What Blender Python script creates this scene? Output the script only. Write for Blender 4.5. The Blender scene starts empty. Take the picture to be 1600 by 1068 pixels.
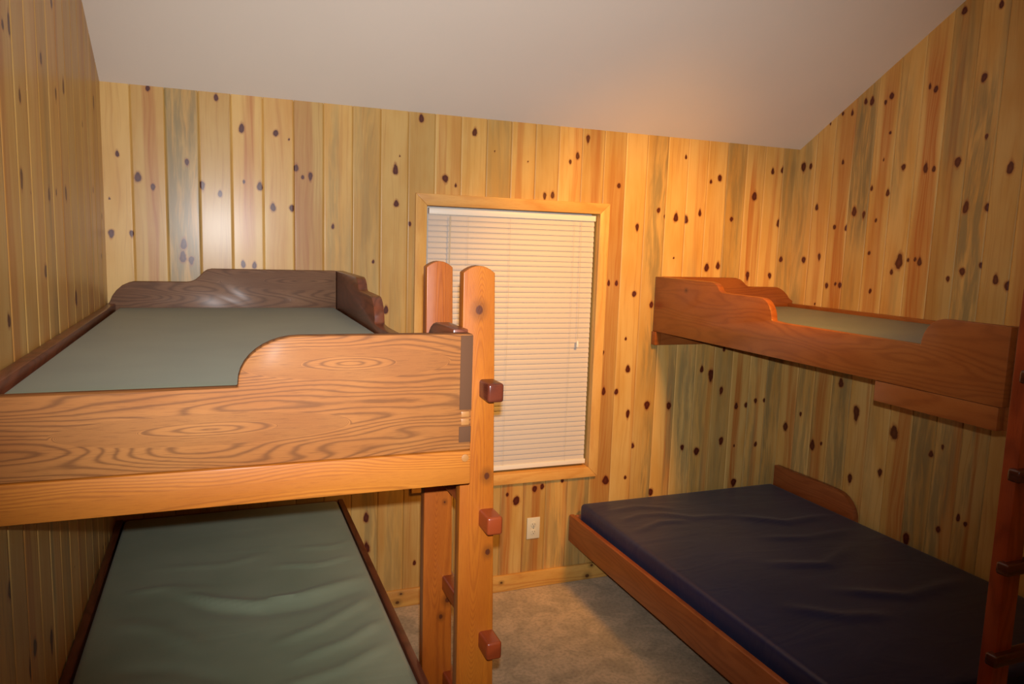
import bpy, bmesh, math, random
import numpy as np
from math import sin, cos, pi, exp, radians
from mathutils import Matrix, Vector

scene = bpy.context.scene
COL = scene.collection

# ------------------------------------------------------------------ room data (metres)
W = 3.64            # room width, left wall x=0, right wall x=W, window wall y=0, camera side y<0
H = 2.4725          # height of the window wall
SL = 0.5743         # slope of the vault
YR = -2.9           # ridge
YF = -4.5           # wall behind the camera
RAILX = 2.698       # outer face of the upper rail of the right bunk
def ceil_z(y):
    return H + SL * (-y) if y > YR else H + SL * (-YR) - SL * (YR - y)

# knots measured on the walls: (position along wall, height, radius)
KB = [(0.056, 2.184, 0.0093), (0.178, 2.462, 0.0107), (0.131, 2.094, 0.0162), (0.187, 2.06, 0.0109), (0.322, 2.171, 0.011), (0.302, 1.815, 0.0167), (0.297, 1.76, 0.0168), (0.331, 1.755, 0.014), (0.023, 1.86, 0.0135), (0.1, 1.86, 0.0109), (0.444, 2.45, 0.011), (0.38, 2.08, 0.0139), (0.453, 2.043, 0.0112), (0.546, 2.327, 0.014), (0.552, 2.101, 0.0071), (0.619, 2.083, 0.0143), (0.544, 1.737, 0.0115), (0.592, 1.732, 0.0116), (0.689, 2.322, 0.0143), (0.745, 2.299, 0.0057), (0.674, 1.995, 0.0144), (0.756, 1.996, 0.0146), (0.775, 2.174, 0.0145), (0.804, 2.136, 0.0087), (0.838, 2.147, 0.0117), (0.939, 1.92, 0.0089), (1.128, 1.761, 0.0076), (1.231, 2.194, 0.0152), (1.236, 2.037, 0.0153), (1.303, 1.949, 0.0093), (0.021, 2.001, 0.0054), (1.353, 2.441, 0.0152), (1.476, 2.175, 0.0187), (1.53, 2.141, 0.0078), (1.622, 2.401, 0.0157), (1.251, 2.262, 0.0046), (1.191, 1.528, 0.014), (1.909, 2.284, 0.0049), (2.008, 2.121, 0.0115), (2.053, 2.123, 0.0132), (2.146, 2.299, 0.0099), (2.187, 2.328, 0.0133), (2.243, 2.428, 0.0133), (2.439, 2.194, 0.0137), (1.728, 2.322, 0.0048), (2.565, 1.984, 0.0122), (2.568, 1.617, 0.0176), (2.406, 1.671, 0.0104), (2.454, 1.672, 0.0122), (2.53, 1.368, 0.0089), (2.391, 1.296, 0.0105), (2.694, 2.078, 0.0141), (2.737, 2.045, 0.0088), (2.808, 2.038, 0.0178), (2.875, 2.031, 0.0179), (2.965, 2.071, 0.0126), (3.034, 1.769, 0.0183), (3.111, 1.778, 0.0166), (2.682, 1.556, 0.0143), (2.81, 1.819, 0.0072), (3.084, 2.274, 0.0163), (3.026, 2.25, 0.0108), (3.333, 2.181, 0.0222), (3.451, 2.332, 0.013), (3.521, 2.344, 0.015), (3.183, 2.05, 0.0147), (3.52, 2.034, 0.0151), (3.56, 1.825, 0.0153), (3.486, 1.732, 0.0152), (3.325, 1.735, 0.015), (2.851, 2.371, 0.0088), (2.554, 1.195, 0.0178), (2.408, 1.074, 0.0141), (2.488, 1.071, 0.0142), (2.569, 0.946, 0.0144), (2.61, 0.751, 0.0145), (2.691, 0.99, 0.0218), (2.837, 0.978, 0.0184), (3.048, 1.177, 0.0149), (3.115, 1.151, 0.0225), (3.196, 1.052, 0.0152), (3.312, 0.945, 0.0153), (3.384, 0.95, 0.0154), (3.453, 0.978, 0.0136), (3.518, 0.975, 0.0117), (2.947, 0.723, 0.015), (3.048, 0.692, 0.0227), (3.22, 0.747, 0.0191), (3.478, 0.703, 0.0137), (3.318, 0.704, 0.0077), (2.448, 0.563, 0.0252), (2.574, 0.571, 0.0109), (2.749, 0.47, 0.0186), (3.333, 0.479, 0.0234), (3.196, 1.294, 0.0113), (1.103, 0.488, 0.016), (1.106, 0.33, 0.0193), (1.908, 0.5, 0.0241), (2.014, 0.555, 0.0174), (2.058, 0.565, 0.0139), (1.856, 0.54, 0.0103), (2.178, 0.588, 0.0106)]
KR = [(-0.095, 2.368, 0.0148), (-0.038, 2.37, 0.0225), (-0.169, 2.128, 0.0147), (-0.22, 1.856, 0.0128), (-0.1, 1.833, 0.0188), (-0.22, 2.592, 0.0072), (-0.304, 2.634, 0.0105), (-0.371, 2.625, 0.0104), (-0.456, 2.673, 0.0135), (-0.497, 2.666, 0.0168), (-0.335, 2.368, 0.0105), (-0.315, 2.019, 0.0143), (-0.397, 2.01, 0.0105), (-0.445, 2.096, 0.0207), (-0.511, 2.087, 0.0119), (-0.295, 1.692, 0.0145), (-0.357, 1.706, 0.0107), (-0.39, 1.701, 0.0142), (-0.217, 1.583, 0.0074), (-0.585, 2.652, 0.0115), (-0.62, 2.675, 0.0163), (-0.632, 2.491, 0.0098), (-0.607, 2.359, 0.0066), (-0.652, 2.186, 0.0131), (-0.548, 2.216, 0.0101), (-0.594, 2.051, 0.01), (-0.57, 1.882, 0.0118), (-0.6, 1.682, 0.0118), (-0.732, 2.313, 0.016), (-0.762, 1.838, 0.0259), (-0.723, 1.787, 0.0114), (-0.814, 1.852, 0.0096), (-0.853, 1.856, 0.0095), (-0.88, 1.842, 0.0157), (-0.86, 2.292, 0.0155), (-0.906, 2.286, 0.0123), (-0.872, 2.663, 0.0153), (-0.838, 2.68, 0.0092), (-1.028, 2.315, 0.0208), (-1.113, 2.672, 0.0172), (-1.156, 2.413, 0.01), (-1.282, 2.259, 0.0194), (-1.093, 2.096, 0.0176), (-1.198, 2.098, 0.0171), (-1.111, 1.811, 0.0178), (-1.042, 1.773, 0.0121), (-1.198, 1.841, 0.0115), (-1.275, 1.776, 0.017), (-1.332, 1.757, 0.0195), (-0.98, 2.991, 0.0176), (-1.157, 2.968, 0.014), (0.032, 0.907, 0.0119), (-0.063, 0.819, 0.0234), (-0.179, 0.925, 0.0114), (-0.292, 0.758, 0.0224), (-0.358, 0.793, 0.011), (-0.585, 1.029, 0.0243), (-0.462, 1.16, 0.0213), (-0.584, 0.66, 0.0175), (-0.773, 0.75, 0.0167), (-0.835, 0.972, 0.0295), (-1.054, 0.922, 0.0155), (-1.111, 0.976, 0.0092), (-0.968, 0.465, 0.0226), (-1.135, 0.574, 0.0154), (-1.228, 0.663, 0.012), (-1.267, 0.651, 0.0119)]
KL = [(-1.116, 2.327, 0.0087), (-1.45, 2.327, 0.0089), (-1.508, 2.317, 0.0072), (-1.38, 2.181, 0.0078), (-0.929, 2.268, 0.0076), (-0.802, 2.303, 0.01), (-0.18, 2.366, 0.01), (-0.933, 2.524, 0.0094), (-1.406, 1.99, 0.0093), (-1.094, 1.959, 0.009), (-0.99, 1.973, 0.0057), (-0.838, 1.981, 0.01), (-1.19, 1.75, 0.0088), (-1.317, 1.956, 0.0033), (-1.174, 1.748, 0.0088), (-0.742, 1.641, 0.0127), (-1.594, 1.658, 0.0087), (-1.71, 1.072, 0.0142), (-1.522, 0.83, 0.0128), (-1.569, 0.802, 0.0125), (-1.34, 0.762, 0.0122)]

# ------------------------------------------------------------------ helpers
def link(name, me, mat=None, parent=None):
    o = bpy.data.objects.new(name, me)
    COL.objects.link(o)
    if mat is not None:
        me.materials.append(mat)
    if parent is not None:
        o.parent = parent
        o.location = -parent.location
    return o

def tag(o, label, cat=None, group=None, kind=None):
    if label: o['label'] = label
    if cat: o['category'] = cat
    if group: o['group'] = group
    if kind: o['kind'] = kind
    return o

def thing(name, label, cat, loc, kind=None):
    o = bpy.data.objects.new(name, None)
    o.empty_display_size = 0.1
    COL.objects.link(o)
    o.location = Vector(loc)
    tag(o, label, cat, None, kind)
    return o

def finish(bm, name, mat, parent=None, bevel=0.0, seg=2, smooth=True):
    bmesh.ops.recalc_face_normals(bm, faces=bm.faces)
    if bevel > 0:
        es = [e for e in bm.edges if len(e.link_faces) == 2 and e.calc_face_angle(0) > 0.6]
        bmesh.ops.bevel(bm, geom=es, offset=bevel, segments=seg, affect='EDGES', profile=0.5, clamp_overlap=True)
    me = bpy.data.meshes.new(name)
    bm.to_mesh(me); bm.free()
    if smooth:
        for p in me.polygons: p.use_smooth = True
        try:
            me.set_sharp_from_angle(angle=radians(35))
        except Exception:
            pass
    return link(name, me, mat, parent)

def add_box(bm, x0, x1, y0, y1, z0, z1):
    vs = [bm.verts.new((x, y, z)) for z in (z0, z1) for y in (y0, y1) for x in (x0, x1)]
    for f in ((0,1,3,2),(4,6,7,5),(0,4,5,1),(2,3,7,6),(0,2,6,4),(1,5,7,3)):
        bm.faces.new([vs[i] for i in f])

def box(name, b, mat, parent=None, bevel=0.002):
    bm = bmesh.new(); add_box(bm, *b)
    return finish(bm, name, mat, parent, bevel)

def plate(name, prof, axis, a, b, mat, parent=None, bevel=0.0035):
    """profile polygon (u, z) extruded between a and b along x ('x') or y ('y')"""
    bm = bmesh.new()
    def P(u, z, t): return (u, t, z) if axis == 'y' else (t, u, z)
    A = [bm.verts.new(P(u, z, a)) for u, z in prof]
    B = [bm.verts.new(P(u, z, b)) for u, z in prof]
    n = len(prof)
    bm.faces.new(A); bm.faces.new(B[::-1])
    for i in range(n):
        bm.faces.new((A[i], B[i], B[(i+1) % n], A[(i+1) % n]))
    return finish(bm, name, mat, parent, bevel)

def tube(name, pts, r, mat, parent=None, n=10):
    bm = bmesh.new(); rings = []
    for i, p in enumerate(pts):
        p = Vector(p)
        d = (Vector(pts[min(i+1, len(pts)-1)]) - Vector(pts[max(i-1, 0)])).normalized()
        u = d.orthogonal().normalized(); v = d.cross(u)
        rings.append([bm.verts.new(p + r*(u*cos(2*pi*k/n) + v*sin(2*pi*k/n))) for k in range(n)])
    for a, b in zip(rings[:-1], rings[1:]):
        for k in range(n):
            bm.faces.new((a[k], a[(k+1) % n], b[(k+1) % n], b[k]))
    bm.faces.new(rings[0][::-1]); bm.faces.new(rings[-1])
    return finish(bm, name, mat, parent)

def arc(cx, cz, rx, rz, a0, a1, n=10):
    return [(cx + rx*cos(radians(a0 + (a1-a0)*i/n)), cz + rz*sin(radians(a0 + (a1-a0)*i/n))) for i in range(n+1)]

# ------------------------------------------------------------------ materials
class NT:
    def __init__(s, name):
        m = bpy.data.materials.new(name); m.use_nodes = True
        s.m = m; s.t = m.node_tree; s.t.nodes.clear()
        s.out = s.n('ShaderNodeOutputMaterial'); s.b = s.n('ShaderNodeBsdfPrincipled')
        s.t.links.new(s.b.outputs[0], s.out.inputs[0])
    def n(s, k, **kw):
        nd = s.t.nodes.new(k)
        for a, v in kw.items(): setattr(nd, a, v)
        return nd
    def put(s, sock, v):
        if isinstance(v, bpy.types.NodeSocket): s.t.links.new(v, sock)
        else: sock.default_value = v
    def math(s, op, a, b=None, c=None, clamp=False):
        nd = s.n('ShaderNodeMath', operation=op, use_clamp=clamp)
        s.put(nd.inputs[0], a)
        if b is not None: s.put(nd.inputs[1], b)
        if c is not None: s.put(nd.inputs[2], c)
        return nd.outputs[0]
    def mix(s, f, a, b, mode='MIX'):
        nd = s.n('ShaderNodeMix', data_type='RGBA', blend_type=mode, clamp_factor=True)
        s.put(nd.inputs[0], f); s.put(nd.inputs[6], a); s.put(nd.inputs[7], b)
        return nd.outputs[2]
    def smooth(s, v, lo, hi):
        nd = s.n('ShaderNodeMapRange', interpolation_type='SMOOTHSTEP')
        s.put(nd.inputs[0], v); nd.inputs[1].default_value = lo; nd.inputs[2].default_value = hi
        return nd.outputs[0]
    def noise(s, vec, scale=1.0, detail=3.0, rough=0.55, dist=0.0):
        nd = s.n('ShaderNodeTexNoise'); s.put(nd.inputs['Vector'], vec)
        nd.inputs['Scale'].default_value = scale; nd.inputs['Detail'].default_value = detail
        nd.inputs['Roughness'].default_value = rough; nd.inputs['Distortion'].default_value = dist
        return nd.outputs['Fac']
    def comb(s, x, y, z):
        nd = s.n('ShaderNodeCombineXYZ'); s.put(nd.inputs[0], x); s.put(nd.inputs[1], y); s.put(nd.inputs[2], z)
        return nd.outputs[0]
    def pos(s):
        tc = s.n('ShaderNodeTexCoord'); sp = s.n('ShaderNodeSeparateXYZ')
        s.t.links.new(tc.outputs['Object'], sp.inputs[0])
        return sp.outputs[0], sp.outputs[1], sp.outputs[2], tc.outputs['Object']
    def attr(s, name):
        nd = s.n('ShaderNodeAttribute', attribute_name=name); return nd.outputs['Fac']
    def bump(s, h, strength=0.3, dist=0.001):
        nd = s.n('ShaderNodeBump'); nd.inputs['Strength'].default_value = strength
        nd.inputs['Distance'].default_value = dist; s.put(nd.inputs['Height'], h)
        s.t.links.new(nd.outputs[0], s.b.inputs['Normal'])
        return nd.outputs[0]
    def set(s, **kw):
        for k, v in kw.items(): s.put(s.b.inputs[k.replace('_', ' ')], v)

def srgb(r, g, b):
    f = lambda c: (c/255/12.92) if c/255 <= 0.04045 else ((c/255+0.055)/1.055)**2.4
    return (f(r), f(g), f(b), 1.0)

def mul(c, k): return (c[0]*k, c[1]*k, c[2]*k, 1.0)

def pine_panel():
    s = NT('knotty_pine_panelling')
    su, bid, z = s.attr('su'), s.attr('bid'), s.pos()[2]
    bo = s.math('MULTIPLY', bid, 3.71)
    u = s.math('ADD', su, bo)
    wob = s.noise(s.comb(s.math('MULTIPLY', u, 6.0), s.math('MULTIPLY', z, 1.3), bid), 1.0, 2.0)
    uw = s.math('ADD', u, s.math('MULTIPLY', wob, 0.09))
    grain = s.noise(s.comb(s.math('MULTIPLY', uw, 95.0), s.math('MULTIPLY', z, 1.6), bid), 1.0, 3.0, 0.6)
    fine = s.noise(s.comb(s.math('MULTIPLY', u, 420.0), s.math('MULTIPLY', z, 9.0), bid), 1.0, 2.0)
    cloud = s.noise(s.comb(s.math('MULTIPLY', u, 9.0), s.math('MULTIPLY', z, 2.2), bid), 1.0, 3.0)
    tone = s.attr('tone')
    pale = s.mix(s.smooth(cloud, .3, .7), srgb(*PINE_A), srgb(*PINE_B))
    pale = s.mix(s.math('MULTIPLY', s.smooth(grain, .50, .72), .38), pale, srgb(*PINE_LINE))
    # orange heartwood
    hm = s.math('MULTIPLY', s.attr('heart'), s.math('ADD', .55, s.math('MULTIPLY', s.smooth(grain, .3, .7), .6)), clamp=True)
    c = s.mix(hm, pale, srgb(*HEART))
    # blue-grey sap stain, broken into streaks
    stn = s.noise(s.comb(s.math('MULTIPLY', uw, 34.0), s.math('MULTIPLY', z, 2.4), bid), 1.0, 4.0, 0.65)
    sm = s.math('MULTIPLY', s.attr('stain'), s.smooth(stn, .36, .62), clamp=True)
    c = s.mix(s.math('MULTIPLY', sm, .85), c, srgb(*STAIN))
    # board tone
    tm = s.math('ADD', 1.0, s.math('MULTIPLY', tone, .16))
    tn = s.n('ShaderNodeVectorMath', operation='SCALE'); s.put(tn.inputs[0], c); s.put(tn.inputs['Scale'], tm)
    c = tn.outputs[0]
    # knots with flame shaped tails
    kn = s.noise(s.comb(s.math('MULTIPLY', u, 55.0), s.math('MULTIPLY', z, 45.0), 0.0), 1.0, 3.0)
    kf = s.math('ADD', s.attr('knot'), s.math('MULTIPLY', s.math('SUBTRACT', kn, .5), .34))
    fl = s.math('MULTIPLY', s.attr('flame'), s.math('ADD', .35, s.math('MULTIPLY', s.smooth(grain, .35, .65), .8)), clamp=True)
    c = s.mix(s.math('MULTIPLY', fl, .9), c, srgb(*FLAME))
    c = s.mix(s.math('MULTIPLY', s.smooth(kf, .22, .52), .55), c, srgb(*HALO))
    c = s.mix(s.smooth(kf, .46, .60), c, srgb(*KNOT))
    c = s.mix(s.math('MULTIPLY', s.smooth(kf, .72, .95), .5), c, srgb(104, 50, 30))
    c = s.mix(s.math('MULTIPLY', s.smooth(fine, .55, .8), .10), c, srgb(110, 70, 30))
    s.set(Base_Color=c, Roughness=.5, Specular_IOR_Level=.35)
    s.set(Coat_Weight=.36, Coat_Roughness=.25, Coat_IOR=1.45)
    s.bump(s.math('ADD', grain, s.math('MULTIPLY', cloud, .8)), .22, .0012)
    return s.m

def oak(name, axis, base, dark, light, eyes=(), seed=0.0, dens=17.0, line=.75, rough=.5, coat=.5, knots=(), spread=1.0, sharp=2.2):
    """oak / stained timber with contour-like cathedral grain running along axis"""
    s = NT(name)
    x, y, z, P = s.pos()
    g, a, t = {'x': (x, z, y), 'y': (y, z, x), 'z': (z, x, y)}[axis]
    n1 = s.noise(s.comb(s.math('MULTIPLY', g, 1.7), s.math('MULTIPLY', a, 11.0), s.math('ADD', s.math('MULTIPLY', t, 6.0), seed)), 1.0, 1.5, .4)
    n2 = s.noise(s.comb(s.math('MULTIPLY', g, 22.0), s.math('MULTIPLY', a, 60.0), s.math('MULTIPLY', t, 20.0)), 1.0, 2.0)
    fld = s.math('ADD', s.math('MULTIPLY', n1, dens), s.math('MULTIPLY', a, 26.0*spread))
    for (g0, a0, lg, la) in eyes:
        dg = s.math('DIVIDE', s.math('SUBTRACT', g, g0), lg)
        da = s.math('DIVIDE', s.math('SUBTRACT', a, a0), la)
        e = s.math('SQRT', s.math('ADD', s.math('POWER', dg, 2.0), s.math('POWER', da, 2.0)))
        e = s.math('MULTIPLY', e, 1.0)
        ev = s.math('ADD', s.math('MULTIPLY', e, 1.5), s.math('MULTIPLY', n1, 4.0))
        fac = s.smooth(e, 4.2, 1.8)
        mm = s.n('ShaderNodeMix', data_type='FLOAT')
        s.put(mm.inputs[0], fac); s.put(mm.inputs[2], fld); s.put(mm.inputs[3], ev)
        fld = mm.outputs[0]
    fld = s.math('ADD', fld, s.math('MULTIPLY', n2, .30))
    w = s.math('SINE', s.math('MULTIPLY', fld, 6.2832))
    w = s.math('MULTIPLY', s.math('ADD', w, 1.0), .5)
    ln = s.math('POWER', w, sharp)
    pore = s.noise(s.comb(s.math('MULTIPLY', g, 26.0), s.math('MULTIPLY', a, 620.0), s.math('MULTIPLY', t, 620.0)), 1.0, 2.0)
    cl = s.noise(s.comb(s.math('MULTIPLY', g, 3.0), s.math('MULTIPLY', a, 7.0), s.math('MULTIPLY', t, 7.0)), 1.0, 2.0)
    c = s.mix(s.smooth(cl, .3, .7), srgb(*base), srgb(*light))
    c = s.mix(s.math('MULTIPLY', ln, line), c, srgb(*dark))
    c = s.mix(s.math('MULTIPLY', s.smooth(pore, .5, .75), .38), c, srgb(*dark))
    for (g0, a0, r) in knots:
        d = s.math('SQRT', s.math('ADD', s.math('POWER', s.math('DIVIDE', s.math('SUBTRACT', g, g0), 1.25), 2.0), s.math('POWER', s.math('SUBTRACT', a, a0), 2.0)))
        d = s.math('ADD', d, s.math('MULTIPLY', s.math('SUBTRACT', n2, .5), .006))
        c = s.mix(s.math('MULTIPLY', s.smooth(d, r*3.2, r), .55), c, srgb(*[int(v*.62) for v in base]))
        c = s.mix(s.math('MULTIPLY', s.smooth(d, r*1.1, r*.7), .85), c, srgb(72, 30, 14))
    s.set(Base_Color=c, Roughness=rough, Specular_IOR_Level=.35, Coat_Weight=coat*.5, Coat_Roughness=.22)
    s.bump(s.math('ADD', pore, ln), .12, .0008)
    return s.m

def plain(name, col, rough=.5, metal=0.0, coat=0.0, bumpy=None, spec=.5):
    s = NT(name)
    x, y, z, P = s.pos()
    n = s.noise(P, 9.0, 3.0)
    c = s.mix(s.math('MULTIPLY', n, .25), srgb(*col), mul(srgb(*col), .86))
    s.set(Base_Color=c, Roughness=rough, Metallic=metal, Coat_Weight=coat, Specular_IOR_Level=spec)
    if bumpy:
        s.bump(s.noise(P, bumpy[0], 3.0), bumpy[1], bumpy[2])
    return s.m

def vinyl(name, col, col2, rough=.42, spec=.5, fold=.0, seed=0.0, fx=1.0, fy=4.0, fd=.01):
    s = NT(name)
    x, y, z, P = s.pos()
    weave = s.noise(P, 900.0, 2.0)
    big = s.noise(s.comb(s.math('MULTIPLY', x, 3.0), s.math('MULTIPLY', y, 3.0), s.math('ADD', z, seed)), 1.0, 3.0)
    cr = s.noise(s.comb(s.math('MULTIPLY', x, fx), s.math('MULTIPLY', y, fy), s.math('MULTIPLY', z, 4.0)), 1.0, 3.0, .5, 1.2)
    c = s.mix(s.smooth(big, .3, .7), srgb(*col), srgb(*col2))
    c = s.mix(s.math('MULTIPLY', s.smooth(weave, .4, .8), .12), c, mul(srgb(*col), .7))
    s.set(Base_Color=c, Roughness=rough, Specular_IOR_Level=spec, Sheen_Weight=.08)
    s.bump(s.math('ADD', s.math('MULTIPLY', weave, .03), s.math('MULTIPLY', cr, fold)), .5, fd)
    return s.m

PINE_A = (206, 168, 98); PINE_B = (196, 150, 76); PINE_LINE = (166, 112, 52)
HEART = (172, 104, 44); STAIN = (122, 112, 76); FLAME = (124, 54, 20)
HALO = (146, 78, 34); KNOT = (78, 26, 10)
M = {}
FLASH = 318.0; WARM = 235.0; AMB = 6.5
M['pine'] = pine_panel()
M['trim_x'] = oak('pine_trim_across', 'x', (214, 158, 78), (186, 120, 50), (222, 170, 92), dens=5, line=.35, seed=3, coat=.4, spread=.5)
M['trim_z'] = oak('pine_trim_upright', 'z', (216, 164, 86), (190, 126, 56), (224, 176, 100), dens=5, line=.35, seed=8, coat=.4, spread=.5)
M['base_x'] = oak('pine_baseboard', 'x', (208, 156, 74), (176, 108, 44), (218, 168, 88), dens=6, line=.5, seed=5, coat=.4, spread=.6,
                  knots=[(2.35, .022, .011), (2.375, .082, .008), (1.262, .03, .009), (1.28, .074, .006), (1.83, .055, .006), (1.73, .045, .008)])
OB, OD, OL = (148, 90, 40), (84, 48, 22), (162, 106, 52)
M['oak_end'] = oak('stained_oak_end_board', 'x', OB, OD, OL, eyes=[(.705, 1.597, .055, .0085), (.42, 1.467, .07, .008)], seed=2.2, dens=20, line=.6, rough=.7, coat=.03, sharp=3.0, spread=2.6)
M['oak_x'] = oak('stained_oak_across', 'x', (114, 78, 52), (70, 44, 28), (128, 92, 64), eyes=[(.80, 1.668, .09, .010)], seed=6.1, dens=22, line=.5, rough=.6, coat=.15)
M['oak_y'] = oak('stained_oak_lengthwise', 'y', (112, 58, 36), (72, 34, 22), (124, 68, 44), seed=4.0, dens=13, line=.5, rough=.34)
M['honey'] = oak('honey_oak_board', 'x', (176, 102, 28), (128, 66, 16), (186, 114, 36), eyes=[(.60, 1.298, .17, .012)], seed=9.4, dens=16, line=.5, rough=.6, coat=.1, spread=5.0, sharp=1.8)
M['oak_grain'] = plain('oak_end_grain_plain', (92, 62, 42), .85, spec=.1)
M['plug'] = oak('light_oak_plug', 'x', (160, 108, 56), (146, 94, 44), (168, 116, 62), seed=2, dens=4, line=.3)
M['post'] = oak('varnished_pine_post', 'z', (164, 86, 14), (122, 54, 10), (176, 100, 22), seed=7.0, dens=6, line=.3, rough=.5, coat=.3, spread=.8,
                eyes=[(1.30, 1.035, .17, .012)], knots=[(1.705, 1.03, .010), (1.285, 1.062, .008), (1.083, 1.07, .007)])
M['post_far'] = oak('varnished_pine_far_post', 'z', (160, 80, 18), (114, 48, 12), (172, 92, 26), seed=1.2, dens=6, line=.35, rough=.42, coat=.5, spread=.8,
                eyes=[(1.55, 1.030, .2, .010)], knots=[(.79, 1.07, .008), (.74, 1.05, .006), (1.10, 1.055, .004)])
M['post_red'] = oak('reddish_pine_post', 'z', (140, 58, 26), (96, 34, 16), (152, 68, 32), seed=3.3, dens=7, line=.45, rough=.28, coat=.7,
                knots=[(1.17, 2.73, .006), (1.05, 2.745, .006)])
M['rung'] = oak('dark_varnished_rung', 'y', (96, 42, 26), (62, 26, 18), (106, 50, 32), seed=5.5, dens=5, line=.4, rough=.25, coat=.7)
M['rung_red'] = oak('reddish_rung', 'y', (134, 54, 22), (92, 34, 14), (146, 64, 28), seed=6.5, dens=5, line=.4, rough=.35, coat=.6)
M['rung_dark'] = oak('dark_rung_across', 'x', (74, 34, 20), (44, 18, 12), (86, 42, 26), seed=5.5, dens=5, line=.4, rough=.25, coat=.8)
RB, RD, RL = (138, 74, 29), (110, 52, 18), (148, 84, 36)
M['rb_y'] = oak('orange_oak_lengthwise', 'y', RB, RD, RL, seed=3.0, dens=9, line=.38, rough=.36, spread=1.0, knots=[(-.30, 1.658, .007)])
M['rb_x'] = oak('orange_oak_across', 'x', RB, RD, RL, seed=8.0, dens=9, line=.38, rough=.36)
M['rb_low'] = oak('brown_oak_lengthwise', 'y', (148, 78, 36), (116, 56, 24), (158, 88, 44), seed=13.0, dens=8, line=.4, rough=.4)
M['ply'] = plain('plywood_deck', (120, 82, 48), .6)
M['green'] = vinyl('grey_green_vinyl', (122, 132, 106), (113, 123, 98), rough=.5, fold=.0)
M['green_low'] = vinyl('sea_green_vinyl', (148, 158, 130), (136, 148, 120), rough=.36, fold=.55, seed=3, fx=1.3, fy=5.0, fd=.012)
M['beige_green'] = vinyl('pale_olive_vinyl', (92, 100, 84), (84, 92, 76), rough=.5, fold=.02, seed=5)
M['navy'] = vinyl('navy_nylon', (30, 34, 68), (24, 28, 60), rough=.42, spec=.4, fold=.8, seed=9, fx=2.2, fy=5.5, fd=.012)
M['white'] = plain('cream_plastic', (236, 230, 214), .4, spec=.5)
M['slat'] = plain('cream_blind_slats', (204, 194, 182), .42)
M['cord'] = plain('white_cord', (196, 184, 160), .6)
M['outlet'] = plain('ivory_plastic', (222, 212, 182), .35)
M['slot'] = plain('dark_slot', (40, 34, 28), .6)
M['metal'] = plain('steel_screw', (190, 186, 176), .3, metal=1.0)
def ceiling_mat():
    s = NT('matt_ceiling_paint'); x, y, z, P = s.pos()
    c = s.mix(s.noise(P, 2.0, 2.0), srgb(238, 226, 210), srgb(232, 220, 204))
    s.set(Base_Color=c, Roughness=.9, Specular_IOR_Level=.2)
    s.bump(s.noise(P, 160.0, 3.0), .15, .002)
    return s.m
M['ceiling'] = ceiling_mat()
def carpet_mat():
    s = NT('mottled_beige_carpet'); x, y, z, P = s.pos()
    a = s.noise(P, 7.0, 4.0, .6, .6); b = s.noise(P, 60.0, 3.0); f = s.noise(P, 420.0, 2.0)
    c = s.mix(s.smooth(a, .35, .65), srgb(216, 188, 146), srgb(182, 160, 122))
    c = s.mix(s.math('MULTIPLY', s.smooth(b, .4, .7), .35), c, srgb(120, 100, 76))
    c = s.mix(s.math('MULTIPLY', s.smooth(f, .45, .75), .35), c, srgb(98, 82, 62))
    s.set(Base_Color=c, Roughness=.95, Specular_IOR_Level=.15, Sheen_Weight=.2)
    s.bump(s.math('ADD', f, s.math('MULTIPLY', b, .6)), .6, .004)
    return s.m
M['carpet'] = carpet_mat()
def glass_mat():
    s = NT('window_glass'); s.set(Base_Color=(.9, .95, .95, 1), Roughness=.02, Transmission_Weight=1.0, IOR=1.45)
    return s.m
M['glass'] = glass_mat()
M['sash'] = plain('white_vinyl_sash', (206, 202, 192), .4)

# ------------------------------------------------------------------ panelled walls
def sm(v, lo, hi):
    t = np.clip((v-lo)/(hi-lo), 0, 1); return t*t*(3-2*t)

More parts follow.
